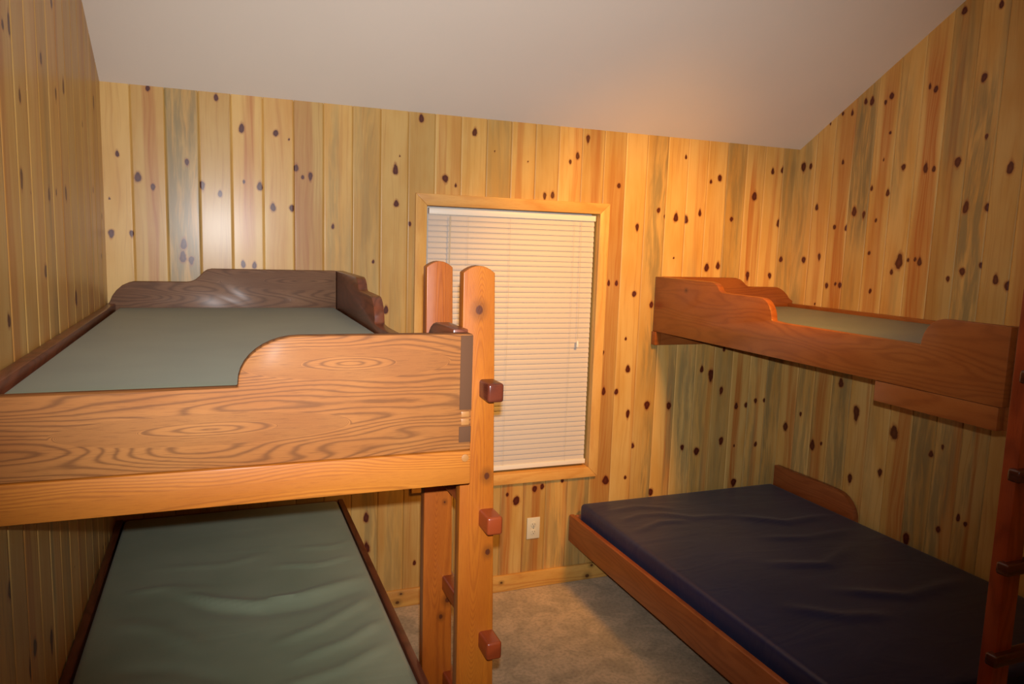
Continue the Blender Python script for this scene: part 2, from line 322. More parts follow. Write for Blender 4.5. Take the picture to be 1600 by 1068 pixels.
def panel_wall(name, edges, length, place, top, mat, knots, bands, stains, ncol, dz, rng, hole=None, zmin=0.0, flush=None):
    """boards with V joints. edges: joint positions. place(s, z, d) -> xyz, d = depth out of the wall face"""
    cols = []        # (s, depth, board id)
    ed = [0.0] + [e for e in edges if 0 < e < length] + [length]
    for i in range(len(ed)-1):
        a, b = ed[i], ed[i+1]
        wd = flush[i] if flush is not None and i < len(flush) else .0030
        ga = [] if i == 0 else [(a+.0004, -.009), (a+.0010, -wd*.7), (a+wd, 0.0)]
        gb = [] if i == len(ed)-2 else [(b-wd, 0.0), (b-.0010, -wd*.7), (b-.0004, -.009)]
        n = ncol(a)
        lo = ga[-1][0] if ga else a
        hi = gb[0][0] if gb else b
        mid = [(lo+(hi-lo)*k/n, 0.0) for k in range(1, n)]
        if not ga: mid = [(a, 0.0)] + mid
        if not gb: mid = mid + [(b, 0.0)]
        for s_, d_ in ga + mid + gb: cols.append((s_, d_, i))
    S = np.array([c[0] for c in cols]); D = np.array([c[1] for c in cols]); B = np.array([c[2] for c in cols])
    ztop = np.array([top(s_) for s_ in S])
    zs = []
    z = zmin
    zm = float(max(ztop))
    nr = int((zm - zmin) / dz)
    T = np.linspace(0, 1, nr+1)
    if hole is not None:
        def snap(v):
            k = int(np.argmin(abs(T - (v-zmin)/(zm-zmin)))); T[k] = (v-zmin)/(zm-zmin)
        snap(hole[2]); snap(hole[3])
        for v in (hole[0], hole[1]):
            k = int(np.argmin(abs(S-v))); S[k] = v
    Z = zmin + T[:, None] * (ztop[None, :] - zmin)
    SS = np.broadcast_to(S[None, :], Z.shape); DD = np.broadcast_to(D[None, :], Z.shape); BB = np.broadcast_to(B[None, :], Z.shape)
    nz, ns = Z.shape
    knot = np.zeros(Z.shape); flame = np.zeros(Z.shape)
    KW = list(knots)
    # a few faint knots where none were measured
    for i in range(len(ed)-1):
        a, b = ed[i], ed[i+1]
        zz = rng.uniform(0, .6)
        while zz < zm:
            c_ = a + (b-a)*rng.uniform(.15, .85)
            if all((abs(c_-k[0]) > .20 or abs(zz-k[1]) > .34) for k in knots):
                KW.append((c_, zz, rng.uniform(.004, .011)))
            zz += rng.uniform(.45, 1.0)
    for (c_, kz, r) in KW:
        r = r*.74
        j0, j1 = np.searchsorted(S, [c_-.10, c_+.10])
        bi = int(B[min(np.searchsorted(S, c_), ns-1)])
        s_ = SS[:, j0:j1]; z_ = Z[:, j0:j1]
        same = (BB[:, j0:j1] == bi)
        lean = rng.uniform(-.25, .25); asp = rng.uniform(1.0, 1.6)
        dx = s_-c_ - lean*(z_-kz)*0.3; dz_ = z_-kz
        sgn = 1 if rng.random() < .6 else -1; tl = rng.uniform(1.0, 1.9)
        az = np.where(dz_*sgn > 0, asp*tl, asp)
        d = np.sqrt((dx/r*np.where(dz_*sgn > 0, 1+.16*np.abs(dz_)/(r*asp), 1))**2 + (dz_/(r*az))**2)
        knot[:, j0:j1] = np.maximum(knot[:, j0:j1], np.where(same, np.clip(1-d/2.3, 0, 1), 0))
        up = rng.uniform(2.0, 7.0)*r + .01; dn = rng.uniform(2.0, 7.0)*r + .01
        L = np.where(dz_ > 0, up, dn)
        f = np.exp(-(dx/(r*.8+.002))**2) * np.exp(-np.abs(dz_)/L)
        flame[:, j0:j1] = np.maximum(flame[:, j0:j1], np.where(same, f, 0))
    def paint(lst):
        out = np.zeros(Z.shape)
        for (c_, hw, z0, z1, amt) in lst:
            w_ = hw*(1 + .18*np.sin(Z*5+c_*20))
            cc = c_ + .008*np.sin(Z*3.1+c_*9)
            bi = int(B[min(np.searchsorted(S, c_), ns-1)])
            m = (1-sm(np.abs(SS-cc), w_*.7, w_*1.15)) * sm(Z, z0-.25, z0+.1) * (1-sm(Z, z1-.1, z1+.25)) * amt
            out = np.maximum(out, np.where(BB == bi, m, 0))
        return np.clip(out, 0, 1)
    heart = paint(bands); stain = paint(stains)
    nb = len(ed)-1
    tone = np.array([rng.uniform(-1, 1) for _ in range(nb)])[B]
    verts = np.empty((nz*ns, 3))
    X = place(SS, Z, DD)
    for k in range(3): verts[:, k] = np.broadcast_to(X[k], Z.shape).ravel()
    idx = np.arange(nz*ns).reshape(nz, ns)
    q = np.stack([idx[:-1, :-1], idx[:-1, 1:], idx[1:, 1:], idx[1:, :-1]], -1)
    keep = np.ones(q.shape[:2], bool)
    if hole is not None:
        sc = .5*(S[:-1]+S[1:]); tc = .5*(T[:-1]+T[1:])*(zm-zmin)+zmin
        keep = ~(((sc > hole[0]) & (sc < hole[1]))[None, :] & ((tc > hole[2]) & (tc < hole[3]))[:, None])
    q = q[keep]
    me = bpy.data.meshes.new(name)
    me.vertices.add(len(verts)); me.vertices.foreach_set('co', verts.astype(np.float32).ravel())
    nf = len(q)
    me.loops.add(nf*4); me.loops.foreach_set('vertex_index', q.astype(np.int32).ravel())
    me.polygons.add(nf); me.polygons.foreach_set('loop_start', np.arange(0, nf*4, 4, dtype=np.int32))
    me.update(calc_edges=True)
    for nm, arr in (('su', SS), ('bid', BB+.5), ('knot', knot), ('flame', flame), ('heart', heart), ('stain', stain),
                    ('tone', np.broadcast_to(tone[None, :], Z.shape))):
        at = me.attributes.new(nm, 'FLOAT', 'POINT')
        at.data.foreach_set('value', np.ascontiguousarray(arr, dtype=np.float32).ravel())
    me.validate()
    o = link(name, me, mat)
    tag(o, None, None, None, 'structure')
    return o

rng = random.Random(11)
P0 = .1315
edges_b = [.108] + [.108 + P0*k for k in range(1, 28)]
HB = [(.177, .024, 1.5, 2.5, .6), (.579, .026, 1.85, 2.5, .65), (.70, .05, 1.2, 2.5, .28), (.80, .04, 1.7, 2.5, .6), (.845, .05, 1.2, 1.9, .3),
      (1.87, .022, 1.6, 2.5, .7), (2.178, .030, 1.9, 2.5, .5), (2.29, .028, 1.9, 2.5, .6), (2.425, .05, .2, 2.3, .55), (2.455, .035, .2, .9, .6),
      (2.60, .02, .2, 1.2, .35), (3.325, .018, 1.5, 2.3, .85), (3.37, .016, 1.4, 2.0, .6), (3.47, .02, 1.2, 2.4, .5), (2.839, .025, .5, 1.1, .7), (3.112, .018, .4, 1.2, .55),
      (3.313, .022, .4, 1.2, .85), (3.46, .02, .4, 1.1, .6), (2.95, .03, 1.3, 2.4, .3), (3.05, .02, 1.4, 2.0, .4), (1.30, .04, .05, 1.0, .25),
      (1.75, .03, .05, .7, .55), (1.86, .03, .05, .7, .75), (1.95, .012, .05, .62, .6), (2.02, .03, .05, .7, .8), (2.09, .01, .05, .6, .6), (2.2, .02, .05, .6, .5), (2.30, .03, .3, .62, .4), (1.17, .03, .3, 1.1, .3), (1.45, .02, 2.0, 2.5, .4), (1.52, .03, 2.05, 2.5, .35)]
SB = [(.305, .08, 1.2, 2.5, .85), (.938, .035, 1.7, 2.4, .5), (1.0, .03, 1.5, 1.9, .4), (1.10, .05, 1.4, 2.5, .38), (1.24, .03, 1.2, 1.6, .3), (1.769, .06, 2.05, 2.5, .35),
      (2.70, .07, 1.2, 2.4, .75), (2.93, .04, 1.4, 1.7, .5), (3.19, .08, 1.5, 2.5, .6), (3.56, .04, 1.0, 2.4, .55), (3.606, .04, .5, 2.4, .6), (2.72, .06, .3, .85, .75),
      (2.86, .05, .5, 1.3, .65), (2.97, .07, .5, 1.3, .8), (3.05, .05, .4, 1.3, .6), (3.2, .05, .5, 1.3, .4), (3.4, .06, .4, 1.35, .65), (3.54, .05, .4, 1.35, .8),
      (1.13, .05, .05, 1.1, .6), (1.25, .05, .05, 1.1, .45), (1.70, .05, .05, .6, .6), (1.6, .06, .05, .6, .5), (1.82, .03, .05, .6, .4), (1.42, .06, .05, 1, .5), (1.97, .05, .05, .6, .4), (2.2, .07, .05, .6, .75), (2.1, .05, .05, .6, .45), (2.33, .05, .05, .6, .75), (2.26, .03, .1, .6, .4), (.10, .02, 1.4, 1.6, .3)]
flush_b = [.0017]*14 + [.0022]*20
panel_wall('wall_back', edges_b, W, lambda s, z, d: (s, 0.0 - d, z), lambda s: H, M['pine'], KB, HB, SB,
           lambda a: 22, .0075, rng, hole=(1.384-.012, 2.326+.012, .658-.012, 2.039+.012), flush=flush_b)
P1 = .1335
edges_r = [P1*k for k in range(1, 36)]
# along the right wall the coordinate is the distance from the window wall
KRs = [(-a, b, c) for a, b, c in KR]; KLs = [(-a, b, c*1.7) for a, b, c in KL]
HR = [(.351, .045, 1.5, 2.4, .75), (.33, .045, .3, 1.2, .7), (.36, .05, 2.3, 2.6, .6), (.868, .05, 1.2, 2.8, .85), (.605, .04, 1.5, 2.7, .65), (.20, .03, 1.5, 2.4, .35), (.95, .03, 1.3, 1.9, .3), (.72, .04, 1.2, 1.9, .3), (1.40, .045, 1.2, 3.2, .6),
      (.894, .045, .3, 1.25, .75), (1.177, .035, .4, 1.2, .6), (1.27, .012, .4, 1.3, .75), (.66, .02, .4, 1.2, .4), (.08, .02, .6, 1.4, .6), (1.0, .02, 2.0, 3.0, .5), (1.52, .03, 1.2, 3.2, .4), (.12, .02, .4, 1.0, .7)]
SR = [(.467, .07, 2.0, 2.7, .9), (.45, .05, 1.5, 1.8, .5), (.676, .06, 2.2, 2.7, .55), (1.134, .07, 1.2, 2.6, .9), (1.0, .05, 2.3, 3.0, .5), (.05, .05, 1.5, 2.5, .55), (1.20, .03, 2.4, 3.1, .4), (.75, .03, 1.5, 1.8, .3),
      (.506, .06, .6, 1.3, .8), (.20, .06, .4, 1.35, .65), (.43, .03, .5, 1.3, .6), (1.0, .07, .4, 1.2, .75), (1.10, .07, .3, 1.1, .8), (.70, .04, .6, 1.3, .35), (1.24, .02, .4, 1.3, .7), (.28, .03, .5, 1.35, .5), (1.33, .03, .5, 1.4, .5), (1.7, .06, .5, 2.5, .5)]
panel_wall('wall_right', edges_r, -YF, lambda s, z, d: (W + d*-1.0, -s, z), lambda s: ceil_z(-s), M['pine'], KRs, HR, SR,
           lambda a: 18 if a < 2.3 else 6, .009, rng, flush=[.0022]*40)
edges_l = [.10 + P1*k for k in range(0, 36)]
HL = [(.4, .04, 1.2, 3, .4), (.9, .04, .2, 3, .5), (1.2, .05, .2, 3, .3), (1.55, .05, .2, 3.4, .6), (2.0, .05, .2, 3.4, .4), (.15, .05, 1.5, 3, .3)]
SLn = [(.35, .05, 1.6, 2.7, .5), (.6, .06, .2, 1.2, .6), (1.05, .06, .3, 2.4, .5), (1.3, .06, .2, 1.2, .7), (1.75, .06, .2, 3.0, .6), (.25, .06, .2, 1.2, .5)]
panel_wall('wall_left', edges_l, -YF, lambda s, z, d: (0.0 + d, -s, z), lambda s: ceil_z(-s), M['pine'], KLs, HL, SLn,
           lambda a: 14 if a < 2.3 else 6, .010, rng, flush=[.0042]*40)
edges_f = [P1*k for k in range(1, 28)]
panel_wall('wall_front', edges_f, W, lambda s, z, d: (s, YF + d, z), lambda s: ceil_z(YF), M['pine'], [], [], [], lambda a: 5, .03, rng)

# floor and ceiling
def slab(name, pts_top, thick, mat):
    bm = bmesh.new()
    A = [bm.verts.new(p) for p in pts_top]; B_ = [bm.verts.new((p[0], p[1], p[2]+thick)) for p in pts_top]
    n = len(A); bm.faces.new(A); bm.faces.new(B_[::-1])
    for i in range(n): bm.faces.new((A[i], A[(i+1) % n], B_[(i+1) % n], B_[i]))
    o = finish(bm, name, mat, smooth=False); tag(o, None, None, None, 'structure'); return o
slab('floor', [(-.02, .02, 0), (W+.02, .02, 0), (W+.02, YF-.02, 0), (-.02, YF-.02, 0)], -.05, M['carpet'])
bm = bmesh.new()
prof = [(.02, ceil_z(0)-SL*.02), (YR, ceil_z(YR)), (YF-.02, ceil_z(YF-.02)), (YF-.02, ceil_z(YF-.02)+.12), (YR, ceil_z(YR)+.12), (.02, ceil_z(0)+.12)]
A = [bm.verts.new((-.02, y, z)) for y, z in prof]; B_ = [bm.verts.new((W+.02, y, z)) for y, z in prof]
bm.faces.new(A); bm.faces.new(B_[::-1])
for i in range(6): bm.faces.new((A[i], A[(i+1) % 6], B_[(i+1) % 6], B_[i]))
o = finish(bm, 'ceiling', M['ceiling'], smooth=False); tag(o, None, None, None, 'structure')

# baseboards
o = box('baseboard_back', (1.00, 3.62, -.019, 0.0, .001, .092), M['base_x'], None, .003); tag(o, None, None, None, 'structure')

# ------------------------------------------------------------------ window
wl, wr, wb, wt = 1.384, 2.326, .658, 2.039
win = thing('window_1', None, None, ((wl+wr)/2, 0, wb), 'structure')
CW = .0565
def casing(pts, mat):
    bm = bmesh.new()
    A = [bm.verts.new((x, -.020, z)) for x, z in pts]; B_ = [bm.verts.new((x, 0.0, z)) for x, z in pts]
    n = len(A); bm.faces.new(A); bm.faces.new(B_[::-1])
    for i in range(n): bm.faces.new((A[i], A[(i+1) % n], B_[(i+1) % n], B_[i]))
    return finish(bm, 'window_casing', mat, win, .003)
casing([(wl-CW, wt+CW), (wr+CW, wt+CW), (wr, wt), (wl, wt)], M['trim_x'])
casing([(wl-CW, wb-CW), (wl, wb), (wr, wb), (wr+CW, wb-CW)], M['trim_x'])
casing([(wl-CW, wb-CW), (wl-CW, wt+CW), (wl, wt), (wl, wb)], M['trim_z'])
casing([(wr+CW, wb-CW), (wr, wb), (wr, wt), (wr+CW, wt+CW)], M['trim_z'])
JD = .11
box('window_jamb', (wl-.018, wl, 0, JD, wb-.018, wt+.018), M['trim_z'], win, .001)
box('window_jamb', (wr, wr+.018, 0, JD, wb-.018, wt+.018), M['trim_z'], win, .001)
box('window_jamb', (wl, wr, 0, JD, wt, wt+.018), M['trim_x'], win, .001)
box('window_sill', (wl, wr, 0, JD, wb-.018, wb), M['trim_x'], win, .001)
bm = bmesh.new()
for b in ((wl, wl+.045, JD-.03, JD, wb, wt), (wr-.045, wr, JD-.03, JD, wb, wt), (wl+.045, wr-.045, JD-.03, JD, wb, wb+.045),
          (wl+.045, wr-.045, JD-.03, JD, wt-.045, wt), (wl+.045, wr-.045, JD-.03, JD, (wb+wt)/2-.02, (wb+wt)/2+.02)): add_box(bm, *b)
finish(bm, 'window_sash', M['sash'], win)
box('window_pane', (wl+.045, wr-.045, JD-.018, JD-.013, wb+.045, wt-.045), M['glass'], win, 0)

# blind hanging in the window opening
bl = thing('window_blind', 'closed cream horizontal mini blind hanging in the pine framed window', 'blind', ((wl+wr)/2, .03, wt))
bx0, bx1 = wl+.016, wr-.008
o = box('headrail', (bx0+.002, bx1, .012, .040, wt-.039, wt-.008), M['white'], bl, .003)
def slats():
    bm = bmesh.new(); z = wt-.050; zend = wb+.047; R = .0126; n = 0
    zz = z
    pitch = .0272
    while zz > zend:
        jit = .0005*sin(n*1.7)
        rows = []
        for k in range(5):
            t = -1 + 2*k/4.0
            yy = .026 - .0038*t - .0020*(1-t*t)      # bottom edge leans into the room, crown faces the room
            dz_ = .0150*(-t)
            rows.append((yy, zz + dz_ + jit))
        prev = None
        for (yy, z_) in rows:
            a = bm.verts.new((bx0+.001, yy, z_)); b = bm.verts.new((bx1-.003, yy, z_))
            a2 = bm.verts.new((bx0+.001, yy+.0006, z_)); b2 = bm.verts.new((bx1-.003, yy+.0006, z_))
            if prev:
                bm.faces.new((prev[0], prev[1], b, a)); bm.faces.new((prev[2], a2, b2, prev[3]))
            else:
                bm.faces.new((a, b, b2, a2))
            prev = (a, b, a2, b2)
        bm.faces.new((prev[0], prev[2], prev[3], prev[1]))
        zz -= pitch; n += 1
    return finish(bm, 'slats', M['slat'], bl)
slats()
box('bottom_rail', (bx0-.001, bx1+.001, .012, .036, wb+.014, wb+.040), M['white'], bl, .003)
for xx in (1.604, 1.83, 2.193):
    tube('ladder_cord', [(xx, .0125, wt-.04), (xx, .0115, (wb+wt)/2), (xx, .0125, wb+.035)], .0007, M['cord'], bl, 6)
tube('tilt_wand', [(1.508, .006, wt-.045), (1.506, .004, 1.55), (1.504, .003, 1.15)], .0038, M['cord'], bl, 8)
pc = tube('pull_cord', [(2.232, .010, wt-.042), (2.233, .006, 1.7), (2.236, .006, 1.37)], .0011, M['cord'], bl, 6)
bm = bmesh.new(); bmesh.ops.create_cone(bm, cap_ends=True, segments=14, radius1=.0085, radius2=.005, depth=.034, matrix=Matrix.Translation((2.236, .004, 1.345)))
tas = finish(bm, 'cord_tassel', M['white'], bl, .002)

# ------------------------------------------------------------------ outlet
ot = thing('wall_outlet', 'ivory duplex power outlet on the pine wall under the window', 'outlet', (2.012, 0, .336))
pl = box('cover_plate', (1.975, 2.051, -.006, -.0002, .277, .397), M['outlet'], ot, .0025)
for zc in (.358, .316):
    bm = bmesh.new(); bmesh.ops.create_cone(bm, cap_ends=True, segments=24, radius1=.0165, radius2=.0165, depth=.003,
        matrix=Matrix.Translation((2.013, -.0070, zc)) @ Matrix.Rotation(pi/2, 4, 'X'))
    rc = finish(bm, 'receptacle', M['outlet'], ot, .0008)
    bm = bmesh.new()
    add_box(bm, 2.0055, 2.0075, -.0093, -.0084, zc-.001, zc+.007); add_box(bm, 2.0185, 2.0205, -.0093, -.0084, zc-.001, zc+.006)
    add_box(bm, 2.011, 2.015, -.0093, -.0084, zc-.010, zc-.006)
    sl_ = finish(bm, 'slot', M['slot'], None); sl_.parent = rc
bm = bmesh.new(); bmesh.ops.create_cone(bm, cap_ends=True, segments=12, radius1=.0028, radius2=.0028, depth=.0015,
    matrix=Matrix.Translation((2.013, -.0067, .337)) @ Matrix.Rotation(pi/2, 4, 'X'))
finish(bm, 'screw', M['metal'], ot)

# ------------------------------------------------------------------ mattresses
def mattress(name, b, r, mat, label, disp=None, step=.03, crown=.0):
    x0, x1, y0, y1, z0, z1 = b
    bm = bmesh.new()
    def ax(a, c):
        n = max(2, int(round((c-a)/step)))
        rr = [a, a+r*.3, a+r*.7, a+r]
        return rr + [a+r+(c-a-2*r)*k/n for k in range(1, n)] + [c-r, c-r*.7, c-r*.3, c]
    X, Y = ax(x0, x1), ax(y0, y1)
    Z = [z0, z0+r*.3, z0+r*.7, z0+r, (z0+z1)/2, z1-r, z1-r*.7, z1-r*.3, z1]
    def V(x, y, z):
        q = Vector((min(max(x, x0+r), x1-r), min(max(y, y0+r), y1-r), min(max(z, z0+r), z1-r)))
        d = Vector((x, y, z)) - q
        if d.length > 1e-9: p = q + d.normalized()*min(r, max(abs(d.x), abs(d.y), abs(d.z)))
        else: p = q
        if z > z1 - 1e-6:
            u = (p.x-x0)/(x1-x0); v = (p.y-y0)/(y1-y0)
            e = min(1, 12*min(u, 1-u, v, 1-v)+.0)
            p.z += crown*(1-(2*u-1)**4)*(1-(2*v-1)**4)
            if disp: p.z += 1.7*disp(p.x, p.y)*max(e, 0)
        return bm.verts.new(p)
    def face(us, vs, f):
        g = [[V(*f(u, v)) for u in us] for v in vs]
        for j in range(len(vs)-1):
            for i in range(len(us)-1):
                bm.faces.new((g[j][i], g[j][i+1], g[j+1][i+1], g[j+1][i]))
    face(X, Y, lambda u, v: (u, v, z1)); face(X, Y, lambda u, v: (u, v, z0))
    face(X, Z, lambda u, v: (u, y0, v)); face(X, Z, lambda u, v: (u, y1, v))
    face(Y, Z, lambda u, v: (x0, u, v)); face(Y, Z, lambda u, v: (x1, u, v))
    bmesh.ops.remove_doubles(bm, verts=bm.verts, dist=.0006)
    o = finish(bm, name, mat)
    for p in o.data.polygons: p.use_smooth = True
    tag(o, label, 'mattress')
    return o

def ridge(pts, w, h):
    segs = [(Vector(a), Vector(b)) for a, b in zip(pts[:-1], pts[1:])]
    tot = len(segs)
    def f(x, y):
        p = Vector((x, y)); best = 9; bt = 0
        for i, (a, b) in enumerate(segs):
            ab = b-a; t = max(0, min(1, (p-a).dot(ab)/ab.length_squared))
            d = (p-(a+ab*t)).length
            if d < best: best = d; bt = (i+t)/tot
        return h*exp(-(best/w)**2)*min(1, 4*bt+.15, 4*(1-bt)+.15)
    return f
rl = [ridge([(.27, -.83), (.40, -.95), (.54, -1.02), (.70, -1.0), (.95, -.90)], .022, .009),
      ridge([(.30, -.90), (.42, -1.03), (.56, -1.09), (.72, -1.08), (.97, -.97)], .028, -.006),
      ridge([(.12, -.80), (.25, -.80), (.40, -.86)], .02, .004),
      ridge([(.58, -1.30), (.72, -1.24), (.85, -1.14), (.96, -1.04)], .02, .006),
      ridge([(.62, -1.42), (.80, -1.35), (.96, -1.22)], .018, .006),
      ridge([(.55, -1.55), (.75, -1.50), (.95, -1.38)], .02, .005),
      ridge([(.60, -.72), (.78, -.76), (.95, -.70)], .018, .004),
      ridge([(.70, -.58), (.86, -.60), (.96, -.54)], .015, .003),
      ridge([(.10, -1.0), (.25, -1.1), (.40, -1.3)], .03, .004),
      ridge([(.12, -1.3), (.30, -1.35), (.5, -1.5)], .03, -.004),
      ridge([(.2, -.62), (.45, -.66), (.6, -.6)], .02, .0025)]
mattress('mattress', (.042, .946, -1.898, -.046, 1.44, 1.548), .016, M['green'],
         'grey-green vinyl mattress lying in the upper berth of the left bunk bed', None, .05, .003)
mattress('mattress', (.036, .958, -1.93, -.036, .492, .612), .022, M['green_low'],
         'wrinkled sea-green mattress on the lower berth of the left bunk bed', lambda x, y: sum(f(x, y) for f in rl), .018, .006)
mattress('mattress', (2.742, 3.598, -1.97, -.046, 1.44, 1.553), .018, M['beige_green'],
         'pale olive mattress seen over the rail in the upper berth of the right bunk bed', None, .06, .003)
rn = [ridge([(2.95, -.45), (3.2, -.62), (3.5, -.6)], .03, .006), ridge([(2.6, -.30), (2.75, -.42), (2.95, -.45)], .02, .005),
      ridge([(2.35, -.20), (2.55, -.18), (2.75, -.28)], .018, .004), ridge([(2.35, -.35), (2.5, -.30), (2.65, -.33)], .018, .004),
      ridge([(2.34, -.5), (2.55, -.42), (2.7, -.45)], .018, .004), ridge([(2.7, -1.0), (3.0, -1.1), (3.3, -.95)], .03, .006),
      ridge([(2.8, -1.3), (3.1, -1.45), (3.5, -1.4)], .03, .006), ridge([(2.5, -1.35), (2.7, -1.5), (2.9, -1.55)], .03, .005),
      ridge([(2.9, -.75), (3.15, -.82), (3.5, -.8)], .025, .004), ridge([(2.305, -.15), (2.305, -.9), (2.305, -1.8)], .012, .003)]
mattress('mattress', (2.275, 3.590, -1.985, -.036, .335, .462), .022, M['navy'],
         'wide navy blue mattress on the low double berth of the right bunk bed', lambda x, y: sum(f(x, y) for f in rn), .02, .004)

# ------------------------------------------------------------------ left bunk bed
lb = thing('bunk_bed', 'left bunk bed of dark stained oak with a tall orange pine ladder beside the window', 'bunk bed', (.5, -1.0, 0))
YL = -1.941
ztop, zlow, zs, zbt = 1.658, 1.552, 1.3835, 1.3012
prof = [(.003, zs), (.987, zs), (.987, ztop), (.60, ztop)] + \
       [(.600 - .125*sin(radians(a)), ztop-.098 + .098*cos(radians(a))) for a in range(9, 91, 9)] + [(.475, zlow), (.003, zlow-.001)]
tag(plate('end_board', prof, 'y', YL, YL+.036, M['oak_end'], lb), 'near end board with a scrolled raised corner')
plate('support_board', [(.003, zbt), (.987, zbt), (.987, zs-.0008), (.003, zs-.0008)], 'y', YL-.006, YL+.034, M['honey'], lb, .004)['label'] = 'pale honey oak board under the end board'
for (z0, z1) in ((1.480, ztop-.0035), (1.402, 1.440)):
    box('dovetail_end', (.9575, .9868, YL-.0012, YL+.012, z0, z1), M['oak_grain'], lb, .0008)
for (z0, z1) in ((1.462, 1.476), (1.443, 1.459)):
    box('wood_plug', (.962, .982, YL-.0015, YL+.010, z0, z1), M['plug'], lb, .002)
bm = bmesh.new(); bmesh.ops.create_cone(bm, cap_ends=True, segments=16, radius1=.009, radius2=.009, depth=.006,
    matrix=Matrix.Translation((.972, YL-.0055, 1.366)) @ Matrix.Rotation(pi/2, 4, 'X')); finish(bm, 'wood_plug', M['plug'], lb, .001)
def side_prof(hi, mid, low, bot, yn, y_hi=-.545, y_mid=-.90, y_low=-1.02, yr0=-1.70, yr1=-1.80):
    p = [(-.002, bot), (-.002, hi), (y_hi, hi)]
    p += [(y_hi - .075*sin(radians(a)), mid + (hi-mid)*(.0+cos(radians(a)))*1.0 if a < 80 else mid+.004) for a in (15, 30, 45, 60, 75)]
    p += [(y_hi-.095, mid+.002), (y_mid+.03, mid)]
    p += [(y_mid+.03 - .085*sin(radians(a)), low + (mid-low)*cos(radians(a))) for a in (12, 24, 36, 48, 60, 72, 84)]
    p += [(y_mid-.058, low+.004), (y_low, low), (yr0, low)]
    p += [(yr0 - (yr0-yr1)*(1-cos(radians(a))), low + (mid-low)*sin(radians(a))) for a in (10, 25, 40, 55, 70, 82)]
    p += [(yr1, mid), (yn, mid), (yn, bot)]
    return p
plate('side_rail', side_prof(1.717, 1.665, 1.568, zs, YL+.0365, yr0=-1.655, yr1=-1.76), 'x', .950, .987, M['oak_y'], lb)
plate('side_rail', [(-.002, zbt), (-.002, zs-.001), (YL+.035, zs-.001), (YL+.035, zbt)], 'x', .950, .987, M['oak_y'], lb)
hp = [(.002, 1.335), (.949, 1.335), (.949, 1.717), (.412, 1.717), (.395, 1.713), (.380, 1.703), (.362, 1.683), (.345, 1.668), (.328, 1.660), (.31, 1.658),
      (.105, 1.658), (.085, 1.653), (.060, 1.641), (.038, 1.620), (.022, 1.597), (.012, 1.572), (.002, 1.560)]
plate('headboard', hp, 'y', -.040, -.003, M['oak_x'], lb)
plate('wall_rail', [(-.0415, zs), (-.0415, 1.5635), (YL+.037, 1.5635), (YL+.037, zs)], 'x', .002, .034, M['oak_y'], lb, .004)
box('bed_deck', (.035, .949, YL+.037, -.041, 1.405, 1.438), M['ply'], lb, .002)
# lower berth
plate('lower_rail', [(-.004, .44), (-.004, .604), (-1.99, .604), (-1.99, .44)], 'x', .962, .987, M['oak_y'], lb)
plate('lower_rail', [(-.004, .44), (-.004, .602), (-1.99, .602), (-1.99, .44)], 'x', .002, .030, M['oak_y'], lb)
plate('lower_end_board', [(.031, .44), (.961, .44), (.961, .60), (.031, .60)], 'y', -1.99, -1.955, M['oak_x'], lb)
plate('lower_end_board', [(.031, .44), (.961, .44), (.961, .60), (.031, .60)], 'y', -.034, -.004, M['oak_x'], lb)
box('bed_deck', (.031, .961, -1.954, -.035, .46, .490), M['ply'], lb, .002)
for (px_, py_) in ((.05, -1.93), (.93, -1.93)):
    box('leg', (px_-.02, px_+.03, py_-.02, py_+.03, .001, .459), M['oak_y'], lb, .003)
# ladder posts (slightly wider towards the floor)
def post(name, xa, xb_top, xb_bot, y0, y1, zt, mat, parent, arch=.017):
    bm = bmesh.new(); ring = []
    lev = [(0.001, 0), (.4, 0), (.8, 0), (1.2, 0), (1.5, 0), (zt-arch, 0)]
    def xr(z): return xb_bot + (xb_top-xb_bot)*z/zt
    def xl(z): return xa + .010*(1-z/zt)
    pts = []
    prof_ = [(xl(z), z) for z, _ in lev]
    zt0 = zt-arch; xm = (xl(zt)+xr(zt))/2; hw = (xr(zt)-xl(zt))/2
    archp = [(xm - hw*cos(pi*k/12), zt0 + arch*(1-cos(pi*k/12)**2)**1.0) for k in range(1, 12)]
    prof_ += archp + [(xr(z), z) for z, _ in lev[::-1]]
    A = [bm.verts.new((x, y0, z)) for x, z in prof_]; B = [bm.verts.new((x, y1, z)) for x, z in prof_]
    n = len(A); bm.faces.new(A); bm.faces.new(B[::-1])
    for i in range(n): bm.faces.new((A[i], A[(i+1) % n], B[(i+1) % n], B[i]))
    return finish(bm, name, mat, parent, .0045, 3)
post('ladder_post', .9885, 1.068, 1.112, -1.853, -1.820, 1.812, M['post'], lb)
post('ladder_post', .9885, 1.064, 1.098, -1.513, -1.475, 1.812, M['post_far'], lb)
for i, (zc, xo) in enumerate(((1.510, 1.036), (1.176, 1.044), (.846, 1.052), (.535, 1.060), (.22, 1.068))):
    bm = bmesh.new(); add_box(bm, xo, xo+.041, -1.918, -1.45, zc-.0235, zc+.0235)
    o = finish(bm, 'rung', M['rung'] if i < 1 else M['rung_red'], lb, .007, 3)
for z_ in (1.43, .705):
    bm = bmesh.new(); bmesh.ops.create_cone(bm, cap_ends=True, segments=14, radius1=.006, radius2=.004, depth=.004,
        matrix=Matrix.Translation((1.052, -1.855, z_)) @ Matrix.Rotation(pi/2, 4, 'X')); 
    if z_ < 1: tag(finish(bm, 'bolt_head', M['metal'], lb), None)
    else: bm.free()

